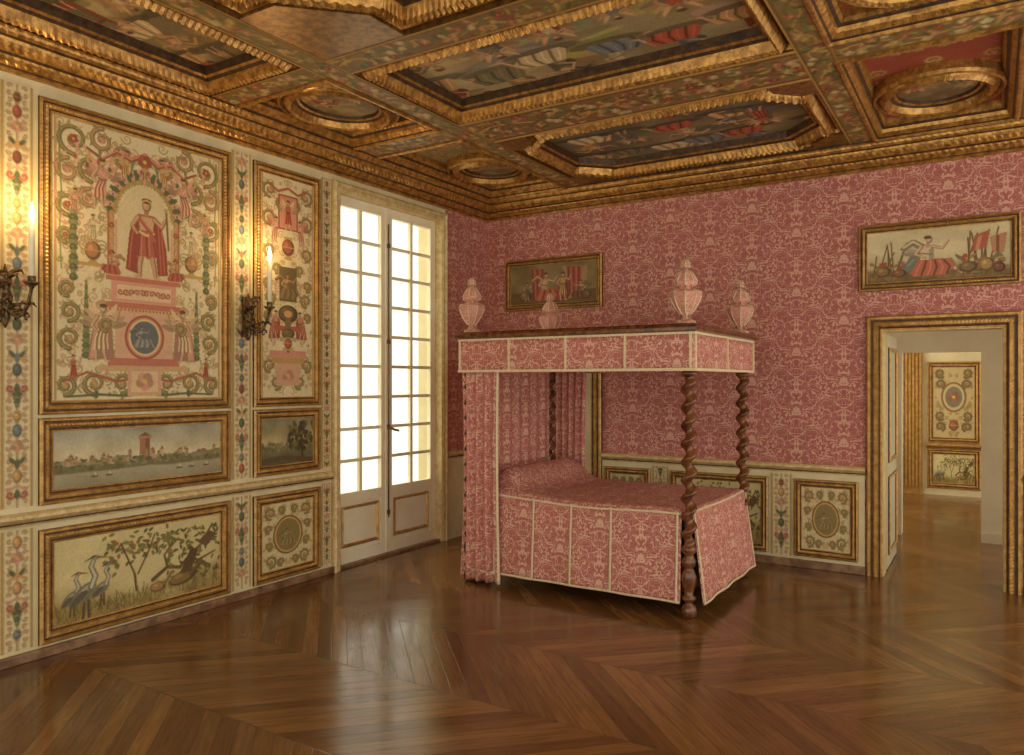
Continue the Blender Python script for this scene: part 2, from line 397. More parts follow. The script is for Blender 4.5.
    def mesh(s,name,u0,v0,u1,v1,mp,h,parent=None):
        s.fin()
        U=np.linspace(u0,u1,s.nx); Vv=np.linspace(v1,v0,s.ny)
        V=[mp(u,v,h) for v in Vv for u in U]
        nx,ny=s.nx,s.ny
        ii=np.arange(ny-1)[:,None]*nx+np.arange(nx-1)[None,:]; ii=ii.ravel()
        F=np.stack([ii,ii+nx,ii+nx+1,ii+1],1).tolist()
        me=bpy.data.meshes.new(name); me.from_pydata(V,[],F)
        ca=me.color_attributes.new('Col','FLOAT_COLOR','POINT')
        c=np.ones((ny*nx,4)); c[:,:3]=s2l(np.clip(s.C,0,255)).reshape(-1,3); ca.data.foreach_set('color',c.ravel())
        me.materials.append(paintm); me.update()
        return link(bpy.data.objects.new(name,me),parent)
GR=(118,124,80); DG=(76,90,58); RED=(172,82,64); PK=(212,152,126); OR=(206,156,98); BL=(102,118,126); CR=(236,220,180); GD=(186,148,80); SK=(216,174,136); OL=(150,136,80)
BASE=(226,210,166)
def main_panel():
    c=Cv(100,150,300,BASE,9); c.mir=50; c.patina=.16
    c.stroke([(2,2),(2,148)],.5,GD); c.rc(0,0,100,1.2,GD); c.rc(0,148.8,100,150,GD)
    c.filler(300,3,3,48,147,[(192,160,104),(178,144,92),(202,158,118),(156,140,92),(196,140,110)],4)
    for (x,y,r,d) in ((11,11,8,1),(26,8,6,-1),(38,14,6,1),(8,28,6,-1),(20,25,6.5,1),(8,46,5.5,1),(19,41,5,-1),(27,38,4,-1),(7,62,4,1)):
        c.acan(x,y,r,PI*.5*d,d,OL if d>0 else (186,142,98),PK if d>0 else GR,RED if d>0 else PK,1.)
    c.leafy([(4,4),(4,20),(5,40),(4,60),(5,80)],.4,GR,(150,140,80),2,1)
    arc=[(50-19*math.cos(t),46-22*math.sin(t)) for t in np.linspace(0,PI,24)]
    c.poly([(31,80)]+arc+[(69,80)],(230,212,168)); c.poly([(50,80),(50,27),(60,32),(66,44),(66,80)],(212,190,142),.55)
    c.leafy([(50-20*math.cos(t),46-24*math.sin(t)) for t in np.linspace(0,PI,26)],1.3,DG,PK,3,1)
    c.leafy([(50-17*math.cos(t),46-20*math.sin(t)) for t in np.linspace(0,PI,26)],.6,GD,OL,1.4,1)
    c.stroke([(31,46),(31,80)],1.4,GD); c.stroke([(33.5,50),(33.5,80)],.5,PK); c.stroke([(29.2,46),(29.2,80)],.4,RED)
    for k in range(7): c.flower(31,48+k*5,1.6,(PK,RED,OR)[k%3])
    c.fig(24,45,27,PK,SK,.08,wing=(206,150,118)); c.fig(38,27,17,(204,156,100),SK,.1,wing=PK); c.fig(11,52,15,(206,150,120),SK,.05)
    c.stroke([(50,10),(42,15),(34,12),(26,18),(18,14)],1.1,(146,70,56),.6); c.stroke([(50,9.5),(42,14.5),(34,11.5),(26,17.5)],.5,(222,140,114)); c.stroke([(50,12),(42,18),(34,15),(26,21)],.6,(206,170,110))
    for k in range(7): c.stroke([(49-6*k,14+2*(k%2)),(48-6*k,19+3*(k%2))],.9,(PK,GR,OR)[k%3],.3); c.ell(48-6*k,20+3*(k%2),.8,1.3,(RED,DG)[k%2])
    c.urn(21,76,15,GD,(172,118,76)); c.fig(21,64,15,(216,190,140),SK,0); c.stroke([(13,76),(29,76)],.8,GD)
    for k in range(14):
        y=50+k*2.6; c.ell(11,y,1.2+1.4*abs(math.sin(k*.75+.4)),1.9,DG if k%2 else GR); c.ell(10.5,y-.4,.8,.5,OL)
    for k in range(16):
        y=86+k*2.6; c.ell(17.5,y,.6+1.9*k/16,1.6,(82,98,58) if k%2 else (116,124,74)); c.ell(17.1,y-.4,.5,.4,(160,150,98))
    c.rc(28,80,72,83,(188,104,84)); c.rc(31,83,69,95,(216,150,126)); c.rc(34,85,66,93,(228,192,152)); c.rc(28,95,72,98,(188,104,84)); c.rc(28,80,72,80.8,(224,170,134))
    c.rc(24,98,76,100,(210,176,122)); c.rc(33,100,67,128,(216,168,136)); c.rc(29,126,71,130,(188,106,88)); c.rc(24,130,76,133,(206,164,116))
    for k in range(5): c.spiral(36+k*3.2,89,1.7,k,1.2,RED,.35)
    for k in range(12): c.ell(26+k*2.1,99,.5,.5,RED)
    c.fig(25,128,31,(222,180,138),SK,.05,wing=(208,172,130),cloak=PK)
    c.fig(11,139,14,RED,SK,0); c.seated(32,80,12,(206,150,100),RED,-1)
    for (x,y,r,d) in ((9,116,5.5,1),(7,141,5,-1),(22,140,6,1),(37,140,5.5,-1),(9,102,5,-1),(8,90,4,1),(28,108,3.4,1)):
        c.acan(x,y,r,PI*.5,d,OL,PK if d>0 else GR,OR,.95)
    c.leafy([(50,146),(38,147),(24,146),(8,147)],.7,DG,GR,2.2,1); c.stroke([(50,136),(34,139),(18,134),(6,139)],.6,RED)
    c.mir=None
    c.rc(40,131,60,147,(214,162,130)); c.rc(42,133,58,145,(228,192,146)); c.flower(50,139,5,PK)
    c.ell(50,114,11.5,12.5,(150,72,56)); c.ell(50,114,10.6,11.6,(208,124,98)); c.ell(50,114,9.6,10.6,(228,200,150)); c.ell(50,114,8.2,9.2,(88,96,102))
    c.seated(48,120,12,(120,126,126),(136,136,130),1,(170,166,154))
    sk=(206,154,118); rb=(176,84,70); rd=(122,48,42); lt=(222,140,116)
    c.poly([(44,46),(41,56),(40,66),(39,76),(46,78),(48,60),(48,46)],(142,58,50)); c.poly([(55,45),(60,50),(63,62),(64,77),(58,78),(56,60)],(142,58,50))
    for p in ([(44,48),(42,62),(41,75)],[(60,52),(61,64),(62,76)],[(58,50),(59,64),(60,77)]): c.stroke(p,.5,(196,96,78))
    c.limb([(48,66),(47,73),(47,79)],1.7,sk,1.1); c.limb([(54,66),(55.5,73),(56.5,79)],1.7,sk,1.1); c.ell(46,79.6,2,.8,sk); c.ell(57.6,79.6,2,.8,sk)
    c.poly([(46,44),(56,44),(55.5,54),(58,68),(55,67),(52,69),(49,67),(45,69),(46.5,54)],rb)
    for k in range(7): c.stroke([(47+k*1.35,55),(46.6+k*1.5,61),(46+k*1.8,67)],.32,(rd,lt,rb)[k%3])
    c.poly([(46.5,45),(55.5,45),(55,53),(47,53)],(206,164,122)); c.stroke([(47,54),(51,55.5),(55.4,54)],.8,(226,190,130)); c.stroke([(47,46),(52,52),(56,58)],1.1,rb); c.stroke([(47.4,45.6),(52.4,51.4)],.4,lt)
    c.limb([(46,46),(42.6,51),(45.6,55)],1.5,sk,1.); c.limb([(56,46),(60,49.5),(62.6,45)],1.5,sk,1.); c.stroke([(63,40),(64.4,62)],.5,(120,84,46)); c.ell(62.8,39.4,1,1.4,GD)
    c.stroke([(51,44),(51,41)],1.3,(176,124,92)); c.ball(51,38.6,2.6,3.3,sk); c.ell(51,36,2.9,1.5,(104,70,42)); c.stroke([(48.4,36.6),(51,35.4),(53.6,36.6)],.5,(222,190,110))
    c.flower(50,14,4,RED); c.stroke([(50,18),(50,24)],1,GD,.3); c.ell(50,25,1.2,2,PK)
    return c
def side_panel():
    c=Cv(50,178,135,BASE,9); c.mir=25; c.patina=.16
    c.stroke([(1.5,1),(1.5,177)],.5,GD); c.filler(190,3,3,24,175,[(192,160,104),(178,144,92),(196,156,118),(196,140,110)],8)
    for (x,y,r,d) in ((8,12,6,1),(17,22,4.5,-1),(8,34,6,1),(8,60,5,1),(14,74,4,-1),(7,86,4,1),(8,98,5,-1),(8,152,5,1),(14,166,5,-1),(7,112,3.5,1)):
        c.acan(x,y,r,PI*.5,d,OL,RED if d>0 else GR,PK,.9)
    c.fig(12,54,21,PK,SK,.1,wing=(190,120,100)); c.fig(12,131,23,(190,126,104),SK,.08,cloak=RED)
    c.stroke([(25,8),(16,12),(8,8)],.9,RED); c.rc(12,120,25,124,RED); c.rc(8,140,25,146,(208,140,118)); c.rc(10,146,25,150,GD); c.rc(14,150,25,168,(210,162,130))
    c.mir=None
    c.rc(16,14,34,42,(150,70,56)); c.rc(17,15,33,41,(208,138,112)); c.fig(25,42,24,(176,82,64),SK,0,wing=(214,174,128)); c.urn(25,66,20,GD,(150,82,64))
    c.rc(17,72,33,100,(92,80,52)); c.seated(24,98,20,(150,114,70),(120,100,66),1,(190,150,108)); c.ball(25,110,9,7,(96,80,50)); c.ell(25,110,4,3,OR)
    c.stroke([(25,116),(25,140)],3,(122,94,56),1.4); c.ball(25,126,6,4,(106,88,54)); c.urn(25,140,12,GD,RED); c.flower(25,160,5,PK)
    return c
def strip(seed,H):
    r=random.Random(seed); c=Cv(10,H,30,(228,212,166),7); y=2; k=seed; c.patina=.16
    c.stroke([(5,0),(5,H)],.18,(150,110,70)); c.mir=5
    for j in range(int(H/2.2)): c.spiral(2.6,1+j*2.2,.8,j,1.,(186,140,100),.16,1 if j%2 else -1)
    c.mir=None
    while y<H-5:
        t=k%7; col=(RED,BL,DG,OR,(124,66,52),(86,96,92))[r.randrange(6)]
        if t in(0,4): c.ball(5,y+2,1.4,2.0,col)
        elif t==1:
            c.mir=5; c.stroke([(5,y),(2.5,y+1.5),(1.6,y+3.8)],.35,PK,.2); c.spiral(3,y+3,1.3,0,1.2,RED,.3); c.mir=None; c.ell(5,y+3,.8,1.4,DG)
        elif t==2:
            for j in range(4): c.ball(5,y+j*1.2,1.5-.3*j,.8,GR if j%2 else DG)
        elif t==3: c.urn(5,y+4.5,4.4,GD,col)
        elif t==5: c.flower(5,y+2,1.9,PK)
        else:
            c.mir=5; c.ell(3.6,y+2,1.6,.6,DG,.9); c.ell(3.4,y+3.6,1.4,.5,OR,-.6); c.mir=None; c.ell(5,y+3,.7,1.6,col)
        y+=5.;k+=1
    c.stroke([(.5,0),(.5,H)],.4,GD); c.stroke([(9.5,0),(9.5,H)],.4,GD)
    return c
def landscape(dark=False,nx=240,W=100,H=30):
    c=Cv(W,H,nx,(176,168,140),6); c.patina=.06
    n=vnoise(c.ny,c.nx,5,5); n2=vnoise(c.ny,c.nx,24,3)
    Y=c.ys[:,None]/H
    top=np.array((164,160,138) if not dark else (132,128,96),float); hor=np.array((220,202,158) if not dark else (188,168,116),float)
    sky=top+(hor-top)*np.clip(Y/.55,0,1)[...,None]; c.C=np.broadcast_to(sky,c.C.shape).copy()+(n[...,None]-.5)*60
    hl=H*.56; r=random.Random(3)
    for i,(yo,col) in enumerate(((0,(166,158,126)),(H*.05,(142,134,98)),(H*.1,(116,110,74)))):
        ridge=hl+yo-vnoise(2,c.nx,9+6*i,5)[0]*H*(.2 if i else .14)+H*.06
        m=(c.ys[:,None]>ridge[None,:])[...,None]; c.C=np.where(m,np.array(col,float)+(n2[...,None]-.5)*44,c.C)
    if not dark:
        c.rc(47,H*.2,53,H*.62,(166,112,78)); c.rc(50.5,H*.2,53,H*.62,(128,84,58)); c.rc(46.2,H*.18,53.8,H*.23,(180,130,92)); c.poly([(46.6,H*.18),(50,H*.12),(53.4,H*.18)],(130,86,60))
        for k in range(44):
            x=r.uniform(4,96); h=H*r.uniform(.04,.14); w=r.uniform(1,2.6); b=hl+r.uniform(0,H*.08); cc=r.choice([(204,178,136),(188,154,112),(160,134,98)])
            c.rc(x,b-h,x+w,b,cc); c.poly([(x-.2,b-h),(x+w+.2,b-h),(x+w/2,b-h*1.4)],(150,100,74))
    for k in range(90):
        x=r.uniform(0,W); y=hl+r.uniform(-H*.03,H*.12); c.ell(x,y,r.uniform(.5,1.8),r.uniform(.5,1.2),r.choice([(108,108,66),(130,122,78),(92,94,58),(148,138,90)]))
    wy=H*.72; m=np.clip((c.ys[:,None]-wy+ (n-.5)*2)*1.5,0,1)[...,None]; wat=np.array((166,156,124) if not dark else (98,94,64),float)
    c.C=c.C*(1-m)+m*(wat+(vnoise(c.ny,c.nx,3,5)[...,None]-.5)*50+(c.ys[:,None,None]/H-.8)*-70)
    if dark:
        for k in range(90): c.ell(r.uniform(W*.5,W),r.uniform(H*.12,H*.7),W*.03,H*.05,r.choice([(66,64,38),(92,86,50),(54,52,32),(114,104,60)]))
        c.stroke([(W*.78,H),(W*.76,H*.4)],W*.015,(54,44,30)); c.stroke([(0,H*.9),(W*.4,H*.85),(W,H*.95)],H*.05,(86,70,42))
    else:
        for x in (20,28,70,78,88): c.stroke([(x,H*.82),(x+3,H*.82)],.3,(90,70,50)); c.poly([(x+1.5,H*.72),(x+1.5,H*.81),(x+3.,H*.81)],(218,202,164))
    return c
def heron_panel():
    c=Cv(100,48,270,(214,196,138),10); n=vnoise(c.ny,c.nx,5,5); n2=vnoise(c.ny,c.nx,24,3)
    m=np.clip((c.ys[:,None]/48-.62+ (n-.5)*.6)*3,0,1)[...,None]; c.C=c.C*(1-m)+np.array((150,124,70),float)*m+(n2[...,None]-.5)*60*m
    c.C+=(n[...,None]-.5)*30
    r=random.Random(11)
    for k in range(110):
        x=r.uniform(26,68); y=r.gauss(12,4.5); c.ell(x,y,1.5,.75,r.choice([(104,108,60),(136,126,70),(82,86,48),(120,112,56)]),r.uniform(-1.5,1.5))
    for k in range(14): c.ell(r.uniform(30,64),r.uniform(5,20),.8,.8,(176,76,50))
    c.stroke([(36,8),(40,18),(44,28)],.4,(96,72,42)); c.stroke([(56,6),(52,16),(46,28)],.4,(96,72,42)); c.stroke([(44,28),(45,38)],.6,(96,72,42))
    for k in range(150):
        x=r.uniform(2,98); h=r.uniform(2,8); b=r.uniform(40,47); c.stroke([(x,b),(x+r.uniform(-3,3),b-h)],.25,r.choice([(86,92,48),(150,136,70),(112,100,54)]),.08)
    for x,y,s in ((9,37,1.0),(25,35,1.0),(16,37,1.45)):
        c.stroke([(x,y),(x-.6*s,y+7*s)],.4*s,(80,64,42)); c.stroke([(x+1.4*s,y),(x+1.6*s,y+7*s)],.4*s,(80,64,42))
        c.ell(x,y-3*s,5.2*s,2.9*s,(118,112,92),-.7); c.ell(x+.6*s,y-3.4*s,4.3*s,2.1*s,(172,164,138),-.7); c.ell(x-2*s,y-1.4*s,4*s,1.2*s,(90,84,68),-.7)
        for j in range(5): c.stroke([(x-4*s+j*1.1*s,y-.6*s),(x-1*s+j*s,y-3.8*s)],.2*s,(90,84,68))
        c.stroke([(x+2.5*s,y-5*s),(x+4*s,y-9*s),(x+2.4*s,y-13*s),(x+3.5*s,y-16*s)],1.15*s,(112,106,84),.8*s); c.stroke([(x+2.5*s,y-5*s),(x+4*s,y-9*s),(x+2.4*s,y-13*s),(x+3.5*s,y-16*s)],.75*s,(202,194,166),.5*s)
        c.ell(x+4*s,y-16.4*s,1.5*s,1.*s,(150,142,118)); c.stroke([(x+5*s,y-16.4*s),(x+9*s,y-15.6*s)],.4*s,(140,96,44),.1); c.stroke([(x+3.6*s,y-17*s),(x+.2*s,y-15.6*s)],.3*s,(60,54,44),.1)
    c.stroke([(55,34),(64,28),(72,30),(78,24),(86,18),(94,6)],1.2,(96,74,44),.5); c.stroke([(78,24),(84,28),(96,24)],1.,(96,74,44),.4); c.stroke([(64,28),(62,20),(68,14)],.7,(96,74,44),.3)
    for k in range(130): c.ell(r.uniform(64,99),r.uniform(6,40),1.6,.6,r.choice([(104,98,52),(78,72,40),(136,122,66),(92,94,52)]),r.uniform(-1.5,1.5))
    c.ball(74,37,9,4,(130,102,58),-.2); c.limb([(80,35),(86,29),(90,33)],1.6,(112,88,50),.8); c.ball(91,33,2,1.3,(116,90,52)); c.ball(58,39,5,3,(162,124,74)); c.limb([(62,38),(66,33)],1,(154,118,68),.5); c.ball(67,32,1.4,1,(150,112,64))
    c.poly([(84,16),(92,10),(97,13),(90,20)],(100,74,42)); c.poly([(72,34),(80,18),(84,22),(78,34)],(104,80,46))
    for k in range(5): c.stroke([(73+k*1.6,34),(79+k*1.1,20)],.25,(66,50,30))
    return c
def medallion_panel(nx=110):
    c=Cv(60,70,nx,(218,200,150),8); c.mir=30; c.filler(60,2,2,29,68,[(190,154,98),(170,140,88)],5)
    for (x,y,r,d) in ((10,10,6,1),(10,60,6,-1),(8,26,4,1),(8,44,4,-1),(22,8,4,-1),(22,62,4,1)):
        c.acan(x,y,r,PI*.5,d,OL,RED if d>0 else GR,OR,.9)
    c.mir=None; c.ell(30,35,17,20,(104,70,40)); c.ell(30,35,15.8,18.8,(206,164,92)); c.ell(30,35,13.6,16.6,(134,116,68)); c.seated(28,46,17,(166,146,94),(150,130,80),1,(190,164,114))
    return c
def allegory(W,H,nx,sky1,sky2,robes,n,seed=1,fh=None,warm=(150,96,50),rows=1,pat=.08):
    c=Cv(W,H,nx,sky1,6); c.patina=pat; a=vnoise(c.ny,c.nx,3,6); b=vnoise(c.ny,c.nx,5,6)
    A=np.clip((a-.35)*3.2,0,1)[...,None]; B=np.clip((b-.5)*4,0,1)[...,None]
    c.C=np.array(sky1,float)*(1-A)+np.array(sky2,float)*A; c.C=c.C*(1-.6*B)+np.array(warm,float)*.6*B
    r=random.Random(seed); fh=fh or H*.45
    for q in range(n*rows*2):
        x=r.uniform(0,W); y=r.uniform(H*.3,H); c.ell(x,y,fh*r.uniform(.3,.8),fh*r.uniform(.08,.2),[v*r.uniform(.65,1.15) for v in (sky1 if q%2 else sky2)],r.uniform(-.3,.3),.5)
    for ro in range(rows):
        for k in range(n):
            x=W*(k+.5+.4*(ro%2))/n+r.uniform(-1,1)*W/n*.25; y=H*(ro+.75+r.uniform(-.1,.2))/rows; h=fh*r.uniform(.8,1.15)
            r1=robes[(k+ro)%len(robes)]; r2=robes[(k+2*ro+1)%len(robes)]
            c.ell(x,y,h*.6,h*.12,[v*.55 for v in sky1],0,.7)
            if r.random()<.72: c.seated(x,y,h,r1,r2,r.choice((1,-1)),wing=(190,160,110) if k%3==0 else None)
            else: c.fig(x,y,h,r1,cloak=r2,wing=(200,160,110))
    return c
def floral(W,H,nx,base,seed,horizontal=True,dens=1.):
    c=Cv(W,H,nx,base,14); c.patina=.06; r=random.Random(seed); L=W if horizontal else H; T=H if horizontal else W
    P=lambda a,b:(a,b) if horizontal else (b,a)
    A=.16 if T>14 else .2
    for sg in (1,-1):
        pts=[P(t,T*.5+sg*T*A*math.sin(t/max(T,10)*3.0)) for t in np.arange(0,L+T*.05,T*.05)]
        c.stroke(pts,T*.03,(196,154,84) if sg>0 else (98,98,52))
    u=max(4.2,T*.17)
    for q in range(int(L*T/(u*u)*2.0*dens)):
        t=r.uniform(0,L); v=T*r.uniform(.14,.86); x,y=P(t,v)
        if q%3: a=r.uniform(0,6.28); c.ell(x,y,u*.45,u*.15,r.choice([(110,112,62),(80,86,46),(166,146,80),(190,154,90),(136,76,48)]),a)
        else: c.flower(x,y,u*r.uniform(.28,.46),r.choice([(190,104,84),(216,180,138),(200,142,104),(156,68,52),(214,196,150),(200,160,96)]))
    for e in (.05,.95): c.stroke([P(0,T*e),P(L,T*e)],T*.045,(200,154,80))
    for e in (.10,.90): c.stroke([P(0,T*e),P(L,T*e)],T*.012,(84,54,28))
    return c
# ================================================================== ROOM SHELL
XR=6.4; YN=-1.6
box('floor',-.3,YN,-.1,XR,12.8,0,floorm)
WZ=3.9
boxes('wall_left',[(-.3,YN,0,0,4.74,WZ),(-.3,4.74,3.32,0,6.2,WZ),(-.3,6.2,0,0,Y0+.25,WZ)],cream)
box('wall_left_damask',0,6.27,.86,.012,Y0,3.42,damask,uv='yz')
dx0,dx1,dz=3.976,4.838,2.055
boxes('wall_back',[(0,Y0,0,dx0,Y0+.22,WZ),(dx0,Y0,dz,dx1,Y0+.22,WZ),(dx1,Y0,0,XR,Y0+.22,WZ)],damask,uv='xz')
boxes('wall_back_dado',[(1.42,Y0-.02,0,3.85,Y0,.84),(4.965,Y0-.02,0,XR,Y0,.84),(0,Y0-.02,0,.28,Y0,.84)],cream)
rail=[(0,0,0),(0,.03,0),(.012,.045,.001),(.03,.05,0),(.045,.036,.0),(.055,.022,0),(.064,.022,0),(.066,.03,0),(.075,.026,0),(.075,0,0)]
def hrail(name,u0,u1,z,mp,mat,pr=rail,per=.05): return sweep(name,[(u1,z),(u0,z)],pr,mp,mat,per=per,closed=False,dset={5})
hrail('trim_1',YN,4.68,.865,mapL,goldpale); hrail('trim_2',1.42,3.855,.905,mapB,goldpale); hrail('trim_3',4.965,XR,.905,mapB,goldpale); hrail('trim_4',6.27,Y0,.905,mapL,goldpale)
box('wall_left_dado',0,6.27,0,.02,Y0-.02,.84,cream)
boxes('baseboard_left',[(0,YN,0,.035,4.68,.055)],skirt,bevel=.006)
boxes('baseboard_back',[(1.42,Y0-.045,0,3.855,Y0-.02,.07),(4.965,Y0-.045,0,XR,Y0-.02,.07)],skirt,bevel=.006)
cr=[(0,0,0),(.03,0,0),(.038,.012,.001),(.03,.024,0),(.034,.03,0),(.05,.045,.003),(.075,.06,.004),(.08,.072,0),(.105,.08,0),(.12,.09,.003),(.14,.105,.004),(.15,.125,.003),(.155,.14,0),(.18,.145,0),(.195,.16,.002),(.2,.175,.002),(.21,.185,0),(.21,.2,0)]
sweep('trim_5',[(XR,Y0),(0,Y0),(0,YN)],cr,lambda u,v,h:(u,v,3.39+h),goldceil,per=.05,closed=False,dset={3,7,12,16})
# ================================================================== LEFT WALL PANELS
pf=prof_panel
def panel(name,u0,v0,u1,v1,fw,cv,mp,mat=gold,base=0,per=.026,d=1.):
    g=group(name,mp((u0+u1)/2,(v0+v1)/2,base))
    sweep('frame',rect(u0,v0,u1,v1),pf(fw,d),lambda u,v,h:mp(u,v,h+base),mat,g,per=per)
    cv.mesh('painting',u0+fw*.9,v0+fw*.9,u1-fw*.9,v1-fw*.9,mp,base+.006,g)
    return g
MP=main_panel(); SP=side_panel(); LS=landscape(); HP=heron_panel(); ME=medallion_panel(); LD=landscape(True,110,50,25)
nm='painted_wall_panel'
for off in (0,-1.53-.4):
    panel(nm,2.315+off,1.43,3.645+off,3.31,.078,MP,mapL)
    panel(nm,2.315+off,.895,3.645+off,1.41,.085,LS,mapL)
    panel(nm,2.315+off,.07,3.645+off,.75,.09,HP,mapL)
panel(nm,3.855,1.43,4.535,3.31,.075,SP,mapL); panel(nm,3.855,.895,4.535,1.41,.08,LD,mapL); panel(nm,3.855,.07,4.535,.75,.085,ME,mapL)
k=10
for (a,b) in ((2.11,2.285),(3.665,3.835),(4.555,4.67)):
    w=b-a
    for (z0,z1) in ((.90,3.34),(.075,.77)):
        strip(k,10*(z1-z0)/w).mesh('trim_%d'%k,a,z0,b,z1,mapL,.006); k+=1
# ================================================================== FRENCH WINDOW
wg=group('window_1',(0,5.47,1.6))
U0,U1,ZT=4.76,6.18,3.28
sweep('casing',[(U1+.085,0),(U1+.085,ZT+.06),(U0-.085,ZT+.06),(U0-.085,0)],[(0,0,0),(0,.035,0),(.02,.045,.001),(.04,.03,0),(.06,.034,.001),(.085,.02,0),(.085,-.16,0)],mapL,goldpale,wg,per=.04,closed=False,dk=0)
def leaf(a,b,tag):
    X0,X1=-.11,-.065; st=.075; e=.0005
    L=[(X0,a,.02,X1,a+st,ZT),(X0,b-st,.02,X1,b,ZT),(X0,a+st+e,ZT-.11,X1,b-st-e,ZT),(X0,a+st+e,.55,X1,b-st-e,.64),(X0,a+st+e,.02,X1,b-st-e,.12)]
    gz0,gz1=.64,ZT-.11; rows=9; m=(a+b)/2
    L.append((X0+.01,m-.018,gz0,X1-.004,m+.018,gz1))
    for r in range(1,rows):
        z=gz0+(gz1-gz0)*r/rows; L.append((X0+.012,a+st,z-.015,X1-.008,b-st,z+.015))
    boxes('leaf_frame_'+tag,L,creamwhite,wg)
    box('lower_panel_'+tag,X0+.01,a+st,.12,X1-.012,b-st,.55,creamwhite,wg)
    sweep('panel_moulding_'+tag,rect(a+st+.03,.16,b-st-.03,.52),[(0,0,0),(0,.012,0),(.012,.018,0),(.02,.01,0),(.028,0,0)],lambda u,v,h:(h-.077,u,v),gold,wg,dk=0)
    box('glass_'+tag,X0+.02,a+st,gz0,X0+.024,b-st,gz1,glass,wg)
leaf(U0+.0,5.445,'left'); leaf(5.4452,U1,'right')
box('threshold',-.2,U0,0,-.0,U1,.02,skirt,wg)
boxes('astragal',[(-.066,5.425,.03,-.054,5.468,ZT-.01)],creamwhite,wg,bevel=.004)
tube('espagnolette',[(-.045,5.45,.35),(-.045,5.45,3.1)],.007,iron,wg); tube('handle',[(-.045,5.45,1.2),(-.02,5.45,1.19),(-.01,5.50,1.17),(-.01,5.55,1.16)],.012,iron,wg)
for z in (.4,1.2,2.0,2.9): box('latch',-.056,5.435,z-.02,-.036,5.465,z+.02,iron,wg)
# ================================================================== BACK WALL: DOORS
cas=[(0,0,0),(0,.03,0),(.012,.042,.001),(.03,.042,.001),(.036,.022,0),(.05,.022,0),(.06,.034,.002),(.085,.036,.002),(.092,.018,0),(.104,.014,0),(.108,.022,.001),(.12,.02,.001),(.12,-.02,0)]
def casing(a,b,z,name):
    return sweep('casing',[(b+.115,0),(b+.115,z+.115),(a-.115,z+.115),(a-.115,0)],cas,mapB,gold,name,per=.03,closed=False)
d1=group('door_1',((dx0+dx1)/2,Y0,1.0)); casing(dx0,dx1,dz,d1)
boxes('jamb_lining',[(dx0-.0,Y0+.0,0,dx0+.012,Y0+.22,dz),(dx1-.012,Y0,0,dx1,Y0+.22,dz),(dx0+.012,Y0,dz-.012,dx1-.012,Y0+.22,dz)],goldpale,d1)
boxes('open_leaf',[(dx0-.025,Y0+.23,.01,dx0+.015,Y0+1.0,2.03)],limewash,d1)
for (z0,z1) in ((.12,.8),(.92,1.92)):
    sweep('leaf_moulding',rect(Y0+.31,z0,Y0+.92,z1),[(0,0,0),(0,.012,0),(.015,.02,0),(.03,.008,0),(.03,0,0)],lambda u,v,h:(dx0+.015+h,u,v),gold,d1)
d2=group('door_2',(.86,Y0,1.0)); casing(.42,1.30,2.02,d2); box('closed_leaf',.42,Y0-.012,0,1.30,Y0-.001,2.02,cream,d2)
for (z0,z1) in ((.12,.8),(.92,1.9)): sweep('leaf_moulding',rect(.52,z0,1.2,z1),[(0,0,0),(0,.012,0),(.015,.02,0),(.03,.008,0),(.03,0,0)],lambda u,v,h:(u,Y0-.012-h,v),gold,d2)
def over1():
    c=Cv(100,46,240,(206,188,144),6); c.patina=.05; n=vnoise(c.ny,c.nx,4,6); n2=vnoise(c.ny,c.nx,20,3); Y=c.ys[:,None]/46
    c.C+=(n[...,None]-.5)*70; m=np.clip((Y-.66+(n-.5)*.5)*5,0,1)[...,None]; c.C=c.C*(1-m)+m*(np.array((124,98,58),float)+(n2[...,None]-.5)*50)
    r=random.Random(5)
    for k in range(9): x=r.uniform(4,30); c.stroke([(x,42),(x+r.uniform(-4,10),r.uniform(10,22))],.35,(104,78,46))
    for k in range(40): c.ell(r.uniform(3,30),r.uniform(26,42),r.uniform(1,3),r.uniform(.6,1.8),r.choice([(98,76,48),(146,114,70),(160,80,58),(126,120,78)]),r.uniform(-1,1))
    c.ball(12,36,5.5,4.5,(140,108,64)); c.ball(24,38,5,3.5,(130,90,60)); c.stroke([(28,12),(33,20),(30,26)],1.2,(206,180,130),.4)
    c.poly([(26,34),(34,20),(44,18),(46,34),(36,42)],(112,120,106)); c.stroke([(30,32),(38,22)],.7,(150,156,138)); c.stroke([(35,36),(42,24)],.7,(84,90,78))
    c.seated(44,42,34,(216,192,152),(184,104,80),1,(222,180,144),wing=(200,184,150))
    for k in range(12): x=r.uniform(64,90); c.stroke([(x,42),(x+r.uniform(-6,10),r.uniform(4,18))],.4,(104,74,46))
    c.poly([(76,10),(86,6),(84,20),(74,24)],(172,88,66)); c.poly([(86,12),(97,9),(95,26),(88,26)],(180,128,92)); c.poly([(78,11),(81,10),(79,22),(76,23)],(200,134,104)); c.poly([(90,12),(92,11),(92,25),(90,25)],(134,74,56))
    for k in range(44): c.ell(r.uniform(62,97),r.uniform(26,43),r.uniform(1,3),r.uniform(.6,1.8),r.choice([(98,76,48),(154,118,70),(164,78,58),(112,112,78)]),r.uniform(-1,1))
    c.ball(72,36,6,4.5,(124,100,64)); c.ball(84,35,5,5.5,(162,130,76)); c.ball(92,38,4,4,(114,74,52))
    return c
